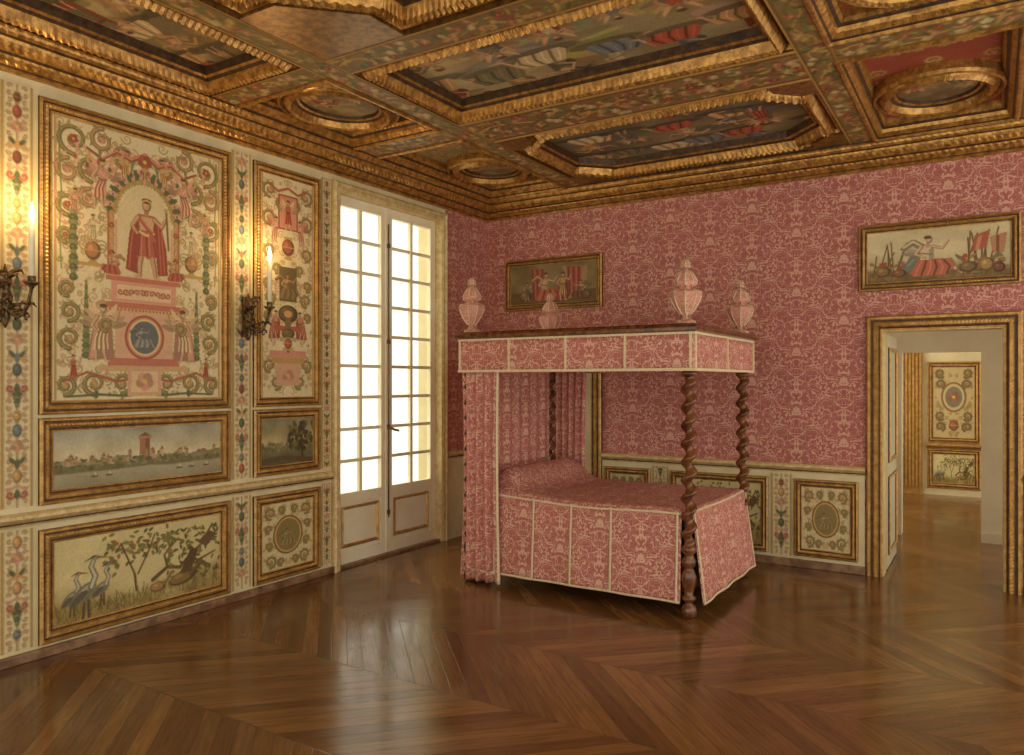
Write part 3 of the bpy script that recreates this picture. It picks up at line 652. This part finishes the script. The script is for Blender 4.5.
def over2():
    c=Cv(100,46,200,(130,110,70),6); c.patina=.05; n=vnoise(c.ny,c.nx,4,6); c.C+=(n[...,None]-.5)*60
    c.rc(0,32,100,46,(110,84,50)); c.poly([(60,3),(90,5),(88,34),(70,30)],(164,134,88),.8)
    for x0,x1 in ((24,42),(66,84)):
        c.poly([(x0,4),(x1,6),(x1-2,40),(x0+4,42)],(160,80,66))
        for k in range(6): c.stroke([(x0+2+k*3,6),(x0+4+k*2.4,40)],.6,((122,56,48),(196,116,94))[k%2])
    c.seated(42,43,32,(206,164,116),(180,98,74),1); c.fig(62,43,32,(190,150,98),cloak=(168,78,60)); c.ball(18,36,7,6,(134,104,64)); c.fig(20,42,22,(124,114,84)); c.ball(86,38,8,5,(140,108,68)); c.seated(82,42,20,(150,124,86),(120,76,56),-1)
    return c
panel('overdoor_painting',3.80,2.38,4.945,2.93,.07,over1(),mapB,d=1.3); panel('overdoor_painting',.26,2.385,1.42,2.93,.07,over2(),mapB,d=1.3)
mb=lambda u,v,h:(u,Y0-.02-h,v)
ME2=medallion_panel(100)
for (a,b) in ((1.45,1.94),(2.14,3.06),(3.28,3.80),(5.0,5.55)):
    panel('painted_dado_panel',a,.10,b,.775,.07,ME2 if b-a<.6 else HP,mb)
for (a,b) in ((1.96,2.12),(3.08,3.26)): strip(k,10*.72/(b-a)).mesh('trim_%d'%k,a,.09,b,.81,mb,.006);k+=1
# ================================================================== NEXT ROOMS THROUGH DOOR
boxes('wall_next_room',[(2.6,9.05,0,3.94,9.2,2.9),(3.94,9.05,1.93,4.66,9.2,2.9),(4.66,9.05,0,XR,9.2,2.9)],limewash)
box('wall_next_room_left',2.5,Y0+.22,0,2.6,12.6,2.9,limewash); box('wall_far',2.6,12.5,0,XR,12.6,2.9,cream)
box('ceiling_next_room',2.5,Y0+.22,2.9,XR,12.6,3.0,limewash)
boxes('baseboard_next_room',[(2.6,9.02,0,3.94,9.05,.1),(4.66,9.02,0,XR,9.05,.1)],limewash)
mf=mapAt(12.5)
fp=Cv(50,90,90,(200,176,124),10); fp.patina=.25; fp.mir=25; fp.filler(60,3,3,24,87,[(150,114,78),(140,124,78)],3)
for y,d in ((8,1),(22,-1),(62,1),(76,-1)): fp.acan(9,y,5.5,1,d,(96,92,58),(150,84,62),(180,114,78),1.1)
fp.mir=None; fp.ell(25,38,15,19,(120,80,48)); fp.ell(25,38,13,17,(206,182,132)); fp.ell(25,38,10,13,(104,106,98)); fp.flower(25,38,7,(150,90,68)); fp.urn(25,84,20,GD,(140,70,52))
panel('painted_far_panel',3.96,.75,4.62,1.9,.08,fp,mf); panel('painted_far_panel',3.96,.10,4.62,.66,.08,HP,mf)
boxes('trim_30',[(3.62,12.45,0,3.9,12.49,2.2)]+[(3.64+.045*i,12.43,.1,3.665+.045*i,12.4499,2.15) for i in range(6)],gold)
hrail('trim_31',3.95,XR,.74,mf,gold)
# ================================================================== CEILING
ZB=3.588; ZF=3.72
box('ceiling',-.3,YN,3.76,XR,Y0+.22,3.9,under)
XA=(.2,1.10); XB=(1.30,3.76); XC=(3.96,4.90)
YE=6.80
cols=[(XA,[(.85,3.34),(3.56,4.72),(5.03,YE)]),(XB,[(.85,3.34),(3.58,4.72),(5.24,YE)]),(XC,[(.85,3.34),(3.56,4.72),(5.03,YE)])]
xs=[(0,XA[0]),(XA[1],XB[0]),(XB[1],XC[0]),(XC[1],XR)]
bl=[(a,YN,ZB+.004,b,Y0,3.76) for a,b in xs]
gaps=[]
for X,rows in cols:
    e=[YN]+[v for r in rows for v in r]+[Y0]
    for i in range(0,len(e),2): gaps.append((X,e[i],e[i+1])); bl.append((X[0]+.0001,e[i],ZB+.004,X[1]-.0001,e[i+1],3.76))
boxes('ceiling_beams',bl,golddark)
base=(132,104,60); sd=20
bg=group('painted_ceiling_beam_decoration',(2.5,3.5,ZB))
def fl(x0,y0,x1,y1,b=base,dens=1.):
    global sd; sd+=1
    w,h=x1-x0,y1-y0; hz=w>h
    floral(w*50,h*50,max(10,int(w*110)),b,sd,hz,dens).mesh('beam_painting',x0,y0,x1,y1,mapC(ZB),0,bg)
for i,(a,b) in enumerate(xs[1:3]): fl(a,YN+2,b,Y0-.2)
fl(XC[1],2.,XC[1]+.35,Y0-.2)
for X,a,b in gaps:
    if a>0 and b<YE+.1: fl(X[0],a,X[1],b,(128,98,56) if b-a<.4 else (136,100,62),1.1)
cf=[(-.025,0,0),(-.025,.012,0),(-.015,.02,.001),(.0,.02,.001),(.008,.004,0),(.02,-.004,0),(.028,-.012,.002),(.045,-.03,.002),(.052,-.055,0),(.065,-.062,0),(.07,-.07,.002),(.085,-.09,.002),(.092,-.135,0)]
def coffer(x0,y0,x1,y1,cv,name='coffered_ceiling_panel',mat=goldceil,mould=True):
    g=group(name,((x0+x1)/2,(y0+y1)/2,ZF))
    if mould: sweep('moulding',rect(x0,y0,x1,y1),cf,mapC(ZB),mat,g,per=.05,dset={4,8,9})
    q=.07 if mould else .01
    cv.mesh('painting',x0+q,y0+q,x1-q,y1-q,mapC(ZF-.004),0,g); return g
def ring(g,poly,w,d,mat=goldceil,per=.05,nm='carved_frame',am=.3):
    pr=[(0,0,0),(0,.04*d,0),(w*.06,.055*d,.004*am),(w*.15,.06*d,.004*am),(w*.2,.045*d,0),(w*.27,.04*d,0),(w*.36,.06*d,.010*d*am),(w*.48,.078*d,.013*d*am),(w*.6,.07*d,.010*d*am),(w*.7,.04*d,0),(w*.8,.03*d,0),(w*.86,.034*d,.005*am),(w*.95,.028*d,.003*am),(w,0,0)]
    return sweep(nm,poly,pr,mapC(ZF-.004),mat,g,per=per,dset={4,9,12})
def oval(cx,cy,rx,ry,n=72): return [(cx+rx*math.cos(2*PI*i/n),cy+ry*math.sin(2*PI*i/n)) for i in range(n)]
robes=[(176,82,62),(200,158,104),(120,110,82),(210,184,140),(116,120,120)]
def ovalpanel(X,R,cy,seed,redbg=False,ry=None):
    x0,x1=X; y0,y1=R; W,H=(x1-x0)*50,(y1-y0)*50
    c=Cv(W,H,int(W*2.4),(152,66,48) if redbg else (134,106,64),12); c.patina=.05; r=random.Random(seed); c.mir=W/2
    for q in range(int(H/3)):
        x=r.uniform(3,W/2); y=r.uniform(2,H-2); c.acan(x,y,r.uniform(2.5,4.5),r.uniform(0,6),r.choice((1,-1)),(200,162,98),(126,118,70) if not redbg else (206,156,106),(206,116,86),.6)
    c.mir=None
    if R[0]>5: 
        c.rc(W*.12,H-.36*50,W*.88,H-.12*50,(196,150,84)); c.rc(W*.15,H-.34*50,W*.85,H-.14*50,(150,56,42) if redbg else (120,96,64)); c.seated(W*.38,H-.15*50,8,(222,190,150),(206,150,110),1); c.seated(W*.62,H-.15*50,8,(214,170,130),(222,200,160),-1)
    if R[0]>5 and redbg:
        yy=H*.99
        c.seated(W*.36,yy-1.5,9,(226,196,156),(214,160,124),1); c.seated(W*.66,yy-1.5,9,(220,180,140),(226,206,170),-1); c.ball(W*.5,yy-5,3,3.4,(206,160,96))
    g=coffer(x0,y0,x1,y1,c)
    cx=(x0+x1)/2; rx=.36; ry=ry or .38
    ring(g,oval(cx,cy,rx+.06,ry+.06),.17,1.35,am=.08)
    a=allegory(50,50,90,(112,94,64),(160,136,92),robes,2,seed,24,(96,70,42))
    a.mesh('tondo',cx-rx*.72,cy-ry*.72,cx+rx*.72,cy+ry*.72,mapC(ZF-.02),0,g)
    return g
ovalpanel(XA,cols[0][1][2],6.14,1); ovalpanel(XA,cols[0][1][1],4.12,2,ry=.42); ovalpanel(XC,cols[2][1][2],6.14,3,True); ovalpanel(XC,cols[2][1][1],4.12,4,True,ry=.42)
def bigpanel(X,R,cv,w=.13):
    g=coffer(X[0],R[0],X[1],R[1],cv,mould=False); ring(g,rect(X[0]-.02,R[0]-.02,X[1]+.02,R[1]+.02),w,1.95,per=.045,am=.18); return g
bigpanel(XB,cols[1][1][1],allegory(110,52,290,(150,132,98),(200,178,132),robes,6,21,20,(134,94,58),2),.17)
bigpanel(XA,cols[0][1][0],allegory(50,115,120,(124,108,80),(188,164,118),robes,3,31,18,(116,82,48),6),.16)
bigpanel(XC,cols[2][1][0],allegory(50,115,90,(124,108,80),(188,164,118),robes,3,33,18,(116,82,48),6),.16)
def octo(X,R,ins,ch,seed,w,d,sky):
    x0,x1=X;y0,y1=R
    W,H=(x1-x0)*50,(y1-y0)*50
    a=allegory(W,H,int((x1-x0)*115),sky[0],sky[1],robes,6,seed,H*.26,(106,76,46),3)
    g=coffer(x0,y0,x1,y1,a,mould=False)
    X0,X1,Ya,Yb=x0+ins,x1-ins,y0+ins,y1-ins
    q=ch*.42
    pl=[(X0+ch,Ya),(X1-ch,Ya),(X1-ch,Ya+q),(X1-q,Ya+ch),(X1,Ya+ch),(X1,Yb-ch),(X1-q,Yb-ch),(X1-ch,Yb-q),(X1-ch,Yb),(X0+ch,Yb),(X0+ch,Yb-q),(X0+q,Yb-ch),(X0,Yb-ch),(X0,Ya+ch),(X0+q,Ya+ch),(X0+ch,Ya+q)]
    ring(g,pl,w,d,goldceil,per=.05,am=.35)
    for (ox,oy,sx,sy) in ((x0,y0,1,1),(x1,y0,-1,1),(x0,y1,1,-1),(x1,y1,-1,-1)):
        c=ch+ins; qq=q+ins
        pts=[(ox,oy),(ox+sx*(c+.01),oy),(ox+sx*(c+.01),oy+sy*(qq+.01)),(ox+sx*(qq+.01),oy+sy*(c+.01)),(ox,oy+sy*(c+.01))]
        mk('spandrel',[(px,py,ZB+.002) for px,py in pts]+[(px,py,ZF) for px,py in pts],[(0,1,2,3,4)]+[(i,(i+1)%5,5+(i+1)%5,5+i) for i in range(5)],golddark,g)
    return g
octo(XB,cols[1][1][2],.0,.26,5,.2,1.85,((94,90,76),(144,130,96))); octo(XB,cols[1][1][0],.02,.6,6,.24,2.0,((114,104,84),(170,150,108)))
# ================================================================== BED
BX0,BX1,BY0,BY1=1.15,2.99,5.09,6.42
bed=group('four_poster_bed',((BX0+BX1)/2,(BY0+BY1)/2,0))
def post(x,y,tag):
    V=[];F=[];seg=20;z0,z1=.50,1.68;n=170
    for i in range(n+1):
        z=z0+(z1-z0)*i/n; ph=2*PI*(z-z0)/.125; e=min(1,min(i,n-i)/6); of=.018*e
        for k2 in range(seg):
            a=2*PI*k2/seg; V.append((x+of*math.cos(ph)+.039*math.cos(a),y+of*math.sin(ph)+.039*math.sin(a),z))
    for i in range(n):
        for k2 in range(seg):
            q=(k2+1)%seg; F.append((i*seg+k2,i*seg+q,(i+1)*seg+q,(i+1)*seg+k2))
    mk('post_twist_'+tag,V,F,wood,bed,True)
    lathe('post_foot_'+tag,[(.035,0),(.05,.015),(.055,.05),(.045,.085),(.028,.10),(.03,.115),(.05,.13),(.05,.145),(.03,.16),(.038,.2),(.052,.25),(.055,.29),(.04,.33),(.03,.345),(.045,.36),(.05,.38),(.05,.40),(.034,.42),(.034,.44),(.052,.46),(.052,.485),(.035,.505)],(x,y,0),wood,bed)
    lathe('post_cap_'+tag,[(.037,1.66),(.054,1.675),(.054,1.69),(.038,1.70),(.038,1.72),(.045,1.73),(.045,1.95)],(x,y,0),wood,bed)
for x,y,t in ((BX1,BY0,'foot_front'),(BX1,BY1,'foot_rear'),(BX0,BY0,'head_front'),(BX0,BY1,'head_rear')): post(x,y,t)
cx0,cx1,cy0,cy1=1.10,3.05,5.01,6.52
sweep('canopy_cornice',rect(cx0-.03,cy0-.03,cx1+.03,cy1+.03),[(0.02,.0,0),(0,.01,0),(0,.03,0),(.015,.05,0),(.03,.058,0),(.1,.058,0),(.1,0,0),(0.02,0,0)],lambda u,v,h:(u,v,1.965+h),wood,bed,per=.5,dk=0)
box('tester',cx0+.02,cy0+.02,1.93,cx1-.02,cy1-.02,1.99,damaskb,bed,uv='xy')
def cloth(name,fn,nu,nv,uvf,mat,parent=bed,th=.006):
    V=[fn(i/nu,j/nv) for j in range(nv+1) for i in range(nu+1)]
    F=[(j*(nu+1)+i,j*(nu+1)+i+1,(j+1)*(nu+1)+i+1,(j+1)*(nu+1)+i) for j in range(nv) for i in range(nu)]
    me=bpy.data.meshes.new(name); me.from_pydata(V,[],F); ul=me.uv_layers.new(name='UVMap')
    d=[]
    for l in me.loops:
        i=l.vertex_index%(nu+1); j=l.vertex_index//(nu+1); d+=list(uvf(i/nu,j/nv))
    ul.data.foreach_set('uv',d); me.materials.append(mat); me.polygons.foreach_set('use_smooth',[True]*len(F)); me.update()
    o=link(bpy.data.objects.new(name,me),parent); m=o.modifiers.new('s','SOLIDIFY'); m.thickness=th; return o
vz0,vz1=1.705,1.965
W=cx1-cx0; D=cy1-cy0
cloth('valance_front',lambda a,b:(cx0+a*W,cy0-.004*math.sin(a*40)*(1-b),vz0+(vz1-vz0)*b),80,4,lambda a,b:(a*W,b*.26),damaskb)
cloth('valance_foot',lambda a,b:(cx1+.004*math.sin(a*40)*(1-b),cy0+a*D,vz0+(vz1-vz0)*b),60,4,lambda a,b:(a*D,b*.26),damaskb)
cloth('valance_head',lambda a,b:(cx0,cy0+a*D,vz0+(vz1-vz0)*b),8,2,lambda a,b:(a*D,b*.26),damaskb)
cloth('valance_rear',lambda a,b:(cx0+a*W,cy1,vz0+(vz1-vz0)*b),8,2,lambda a,b:(a*W,b*.26),damaskb)
tr=[(cx0-.01,cy0-.012,vz0-.006,cx1+.01,cy0-.002,vz0+.014),(cx1+.002,cy0-.001,vz0-.006,cx1+.012,cy1,vz0+.014),(cx0-.01,cy0-.012,vz1-.016,cx1+.01,cy0-.002,vz1),(cx1+.002,cy0-.001,vz1-.016,cx1+.012,cy1,vz1)]
for f in (0.004,.245,.5,.745,.99): x=cx0+W*f; tr.append((x-.008,cy0-.014,vz0,x+.008,cy0-.002,vz1))
for f in (.015,.5,.99): y=cy0+D*f; tr.append((cx1+.002,y-.008,vz0,cx1+.014,y+.008,vz1))
boxes('valance_braid',tr,braid,bed)
box('bed_rails',BX0+.02,BY0+.03,.16,BX1-.02,BY1-.02,.34,wood,bed,bevel=.008); box('mattress',BX0+.04,BY0+.045,.34,BX1-.05,BY1-.03,.66,under,bed,bevel=.03)
box('lining',BX1-.045,BY0+.035,.2,BX1-.03,BY1-.03,.66,teal,bed)
def topz(x,y):
    z=.735+.010*math.sin(x*5)*math.sin(y*4)
    f=max(0,min(1,(y-BY0-.02)/.22)); f=f*f*(3-2*f)
    z+=.18*math.exp(-((x-(BX0+.22))/.17)**2)*(.1+.9*f)
    e=min(1,min(y-BY0-.0,BY1-y)/.1); z-=.02*(1-max(0,e))**2
    return z
cl0,cl1=BX0+.03,BX1+.005; cyf=BY0+.005; cyr=BY1+.01
cloth('coverlet_top',lambda a,b:(cl0+a*(cl1-cl0),cyf+b*(cyr-cyf),topz(cl0+a*(cl1-cl0),cyf+b*(cyr-cyf))),60,30,lambda a,b:(a*1.8,b*1.35),damaskb)
def drop(a,b):
    x=cl0+.0+a*(cl1-cl0-.055); zt=topz(x,cyf); z=.10+(zt-.10)*b
    return (x,cyf-.012-.03*(1-b)-.006*math.sin(a*26)*(1-b),z)
cloth('coverlet_front_drop',drop,80,12,lambda a,b:(a*1.8,b*.62),damaskb)
def dropf(a,b):
    y=cyf+.03+a*(cyr-cyf-.02); zt=topz(cl1,y); return (cl1+.01+.085*(1-b)+.006*math.sin(a*20)*(1-b),y+ -.02*(1-b),.10+(zt-.10)*b)
cloth('coverlet_foot_drop',dropf,50,12,lambda a,b:(a*1.35,b*.62),damaskb)
cloth('coverlet_rear_drop',lambda a,b:(cl0+a*(cl1-cl0-.05),cyr+.01+.02*(1-b),.1+.6*b),30,6,lambda a,b:(a*1.8,b*.62),damaskb)
def band(name,fn,a0,a1,b0,b1,off,n=40):
    V=[];F=[]
    for i in range(n+1):
        t=i/n
        for s in (0,1):
            if abs(a1-a0)>abs(b1-b0): p=fn(a0+(a1-a0)*t,b0+(b1-b0)*s)
            else: p=fn(a0+(a1-a0)*s,b0+(b1-b0)*t)
            V.append((p[0]+off[0],p[1]+off[1],p[2]+off[2]))
    for i in range(n): F.append((i*2,i*2+1,i*2+3,i*2+2))
    o=mk(name,V,F,braid,bed,True); m=o.modifiers.new('s','SOLIDIFY'); m.thickness=.004; return o
of=(0,-.008,0)
band('braid_f0',drop,0,1,0,.025,of); band('braid_f1',drop,0,1,.965,.99,of)
for q in (.13,.33,.515,.70,.985): band('braid_fv',drop,q-.005,q+.005,0,1,of)
of=(.008,0,0); band('braid_e0',dropf,0,1,0,.025,of); band('braid_e1',dropf,0,1,.965,.99,of)
for q in (.012,.985): band('braid_ev',dropf,q-.008,q+.008,0,1,of)
cloth('head_cloth',lambda a,b:(BX0+.02+.01*math.sin(a*50),BY0+.05+a*(BY1-BY0-.1),.45+1.48*b),120,6,lambda a,b:(a*1.3,b*1.48),damaskb)
def curtain(name,pa,pb,z0,z1,amp,waves,nrm,flare=0):
    pa=Vector(pa);pb=Vector(pb);L=(pb-pa).length*1.5
    def f(a,b):
        sq=1-.12*math.sin(b*PI); p=pa.lerp(pb,.5+(a-.5)*sq*(1+flare*(1-b)))
        o=amp*math.sin(a*waves*2*PI+.6*math.sin(b*3))*(.6+.4*(1-b)); return (p.x+nrm[0]*o,p.y+nrm[1]*o,z0+(z1-z0)*b)
    cloth(name,f,140,24,lambda a,b:(a*L,b*(z1-z0)),damaskb)
    return f
fcur=curtain('curtain_front',(1.10,BY0-.055,0),(1.47,BY0-.055,0),.03,1.95,.024,4,(0,1),.05)
curtain('curtain_head_side',(BX0-.06,BY0-.03,0),(BX0-.06,BY0+.4,0),.03,1.95,.022,5,(1,0))
curtain('curtain_rear',(1.13,BY1+.045,0),(1.52,BY1+.045,0),.03,1.95,.025,5,(0,1))
band('curtain_braid',fcur,.965,1.0,0,1,(.002,-.008,0))
fpz=[(.062,0),(.062,.02),(.035,.035),(.028,.06),(.045,.085),(.078,.13),(.104,.19),(.108,.22),(.092,.232),(.062,.24),(.052,.26),(.074,.28),(.078,.298),(.052,.345),(.03,.372),(.022,.388),(.033,.402),(.03,.42),(.008,.452)]
lite=M_damask('damask_finial',(194,126,110),(224,182,154),.45)
for x,y,t in ((BX1-.03,BY0+.02,'a'),(BX1-.02,BY1,'b'),(BX0+.0,BY0+.02,'c'),(BX0+.0,BY1,'d')):
    lathe('finial_'+t,[(r*1.0,z) for r,z in fpz],(x,y,2.02),lite,bed,8,False,rot=.3)
    for k2 in range(8):
        a=2*PI*k2/8+.3; tube('finial_braid_'+t,[(x+(r+.001)*math.cos(a),y+(r+.001)*math.sin(a),2.02+z) for r,z in fpz],.005,braid,bed,4)
# ================================================================== SCONCES
def sconce(y):
    g=group('candle_sconce',(0,y,2.1))
    lathe('back_boss',[(.004,-.14),(.014,-.12),(.028,-.08),(.018,-.05),(.034,-.01),(.04,.04),(.026,.08),(.036,.11),(.03,.14),(.01,.19),(.004,.22)],(.05,y,2.07),bronze,g,14)
    box('wall_plate',.010,y-.025,1.96,.034,y+.025,2.26,bronze,g,bevel=.006)
    for j in range(9):
        a=j*.7+.2; z=2.0+.028*j; tube('acanthus',[(.06,y,z),(.06+.03*abs(math.sin(a)),y+.04*math.cos(a),z+.03),(.07+.05*abs(math.sin(a)),y+.075*math.cos(a),z+.035),(.075+.05*abs(math.sin(a)),y+.085*math.cos(a),z+.012)],[.008,.014,.010,.003],bronze,g,6)
    for sg,rch in ((1,1),(-1,.7)):
        pts=[]
        for i in range(17):
            t=i/16; pts.append((.05+.16*rch*t,y+sg*.065*math.sin(t*PI*.5)*1.0,2.06-.07*math.sin(t*PI)*1.2+.10*t*t))
        tube('arm',pts,[.013-.004*i/16 for i in range(17)],bronze,g)
        for c0 in (4,9):
            p=pts[c0]; sp=[(p[0]+.03*(1-q/14)*math.cos(q*.6),p[1]+sg*.02,p[2]-.02+.03*(1-q/14)*math.sin(q*.6)) for q in range(14)]
            tube('scroll',sp,[.007-.0003*q for q in range(14)],bronze,g,6)
        for j in range(5):
            a=j*1.25; p=pts[12]; tube('leaf',[(p[0],p[1],p[2]),(p[0]+.03*math.cos(a),p[1]+.03*math.sin(a),p[2]+.012),(p[0]+.045*math.cos(a),p[1]+.045*math.sin(a),p[2]-.012)],[.005,.009,.002],bronze,g,6)
        e=pts[-1]
        lathe('drip_pan',[(.006,-.02),(.012,-.01),(.016,0),(.036,.012),(.042,.022),(.038,.024),(.016,.016),(.02,.03),(.022,.055),(.016,.058)],e,bronze,g,16)
        if sg==1:
            lathe('candle',[(.0165,.04),(.0165,.36),(.013,.368),(.003,.368)],e,wax,g,14)
            lathe('flame',[(.002,.368),(.012,.382),(.015,.40),(.010,.43),(.004,.458),(.0005,.47)],e,flame,g,12)
            l=bpy.data.lights.new('candle_light','POINT'); l.energy=7.5; l.color=(1,.68,.32); l.shadow_soft_size=.03
            lo=bpy.data.objects.new('candle_light',l); lo.location=(e[0]+.03,e[1],e[2]+.48); link(lo,g)
sconce(2.115); sconce(3.775)
# ================================================================== LIGHT
w=bpy.data.worlds.new('World'); bpy.context.scene.world=w; w.use_nodes=True
bgn=w.node_tree.nodes['Background']; bgn.inputs[0].default_value=(1.0,.94,.80,1); bgn.inputs[1].default_value=1.85
def area(name,loc,rot,sx,sy,e,col):
    l=bpy.data.lights.new(name,'AREA'); l.shape='RECTANGLE'; l.size=sx; l.size_y=sy; l.energy=e; l.color=col
    o=bpy.data.objects.new(name,l); o.location=loc; o.rotation_euler=rot; bpy.context.scene.collection.objects.link(o); return o
area('window_skylight',(-2.2,5.47,5.0),(0,-math.radians(42),0),2.0,2.0,150,(1,.96,.86))
area('next_room_fill',(2.75,8.2,1.7),(0,-PI/2,0),1.6,1.4,13,(1,.93,.78))  # added fill lamp in front of a solid wall, lights the next room
area('far_room_fill',(2.75,11.0,1.6),(0,-PI/2,0),1.6,2.2,38,(1,.93,.78))  # unseen lamp added to brighten the far room, no window behind it
# ================================================================== CAMERA
cam=bpy.data.cameras.new('camera'); cam.sensor_width=36; cam.lens=763/1024*36; cam.shift_y=.0034; cam.clip_start=.05
co=bpy.data.objects.new('camera',cam); co.location=(4.757,0,1.63); co.rotation_euler=(PI/2,0,math.radians(32.2)); bpy.context.scene.collection.objects.link(co)
bpy.context.scene.camera=co
vs=bpy.context.scene.view_settings; vs.view_transform='Standard'; vs.look='None'; vs.exposure=0
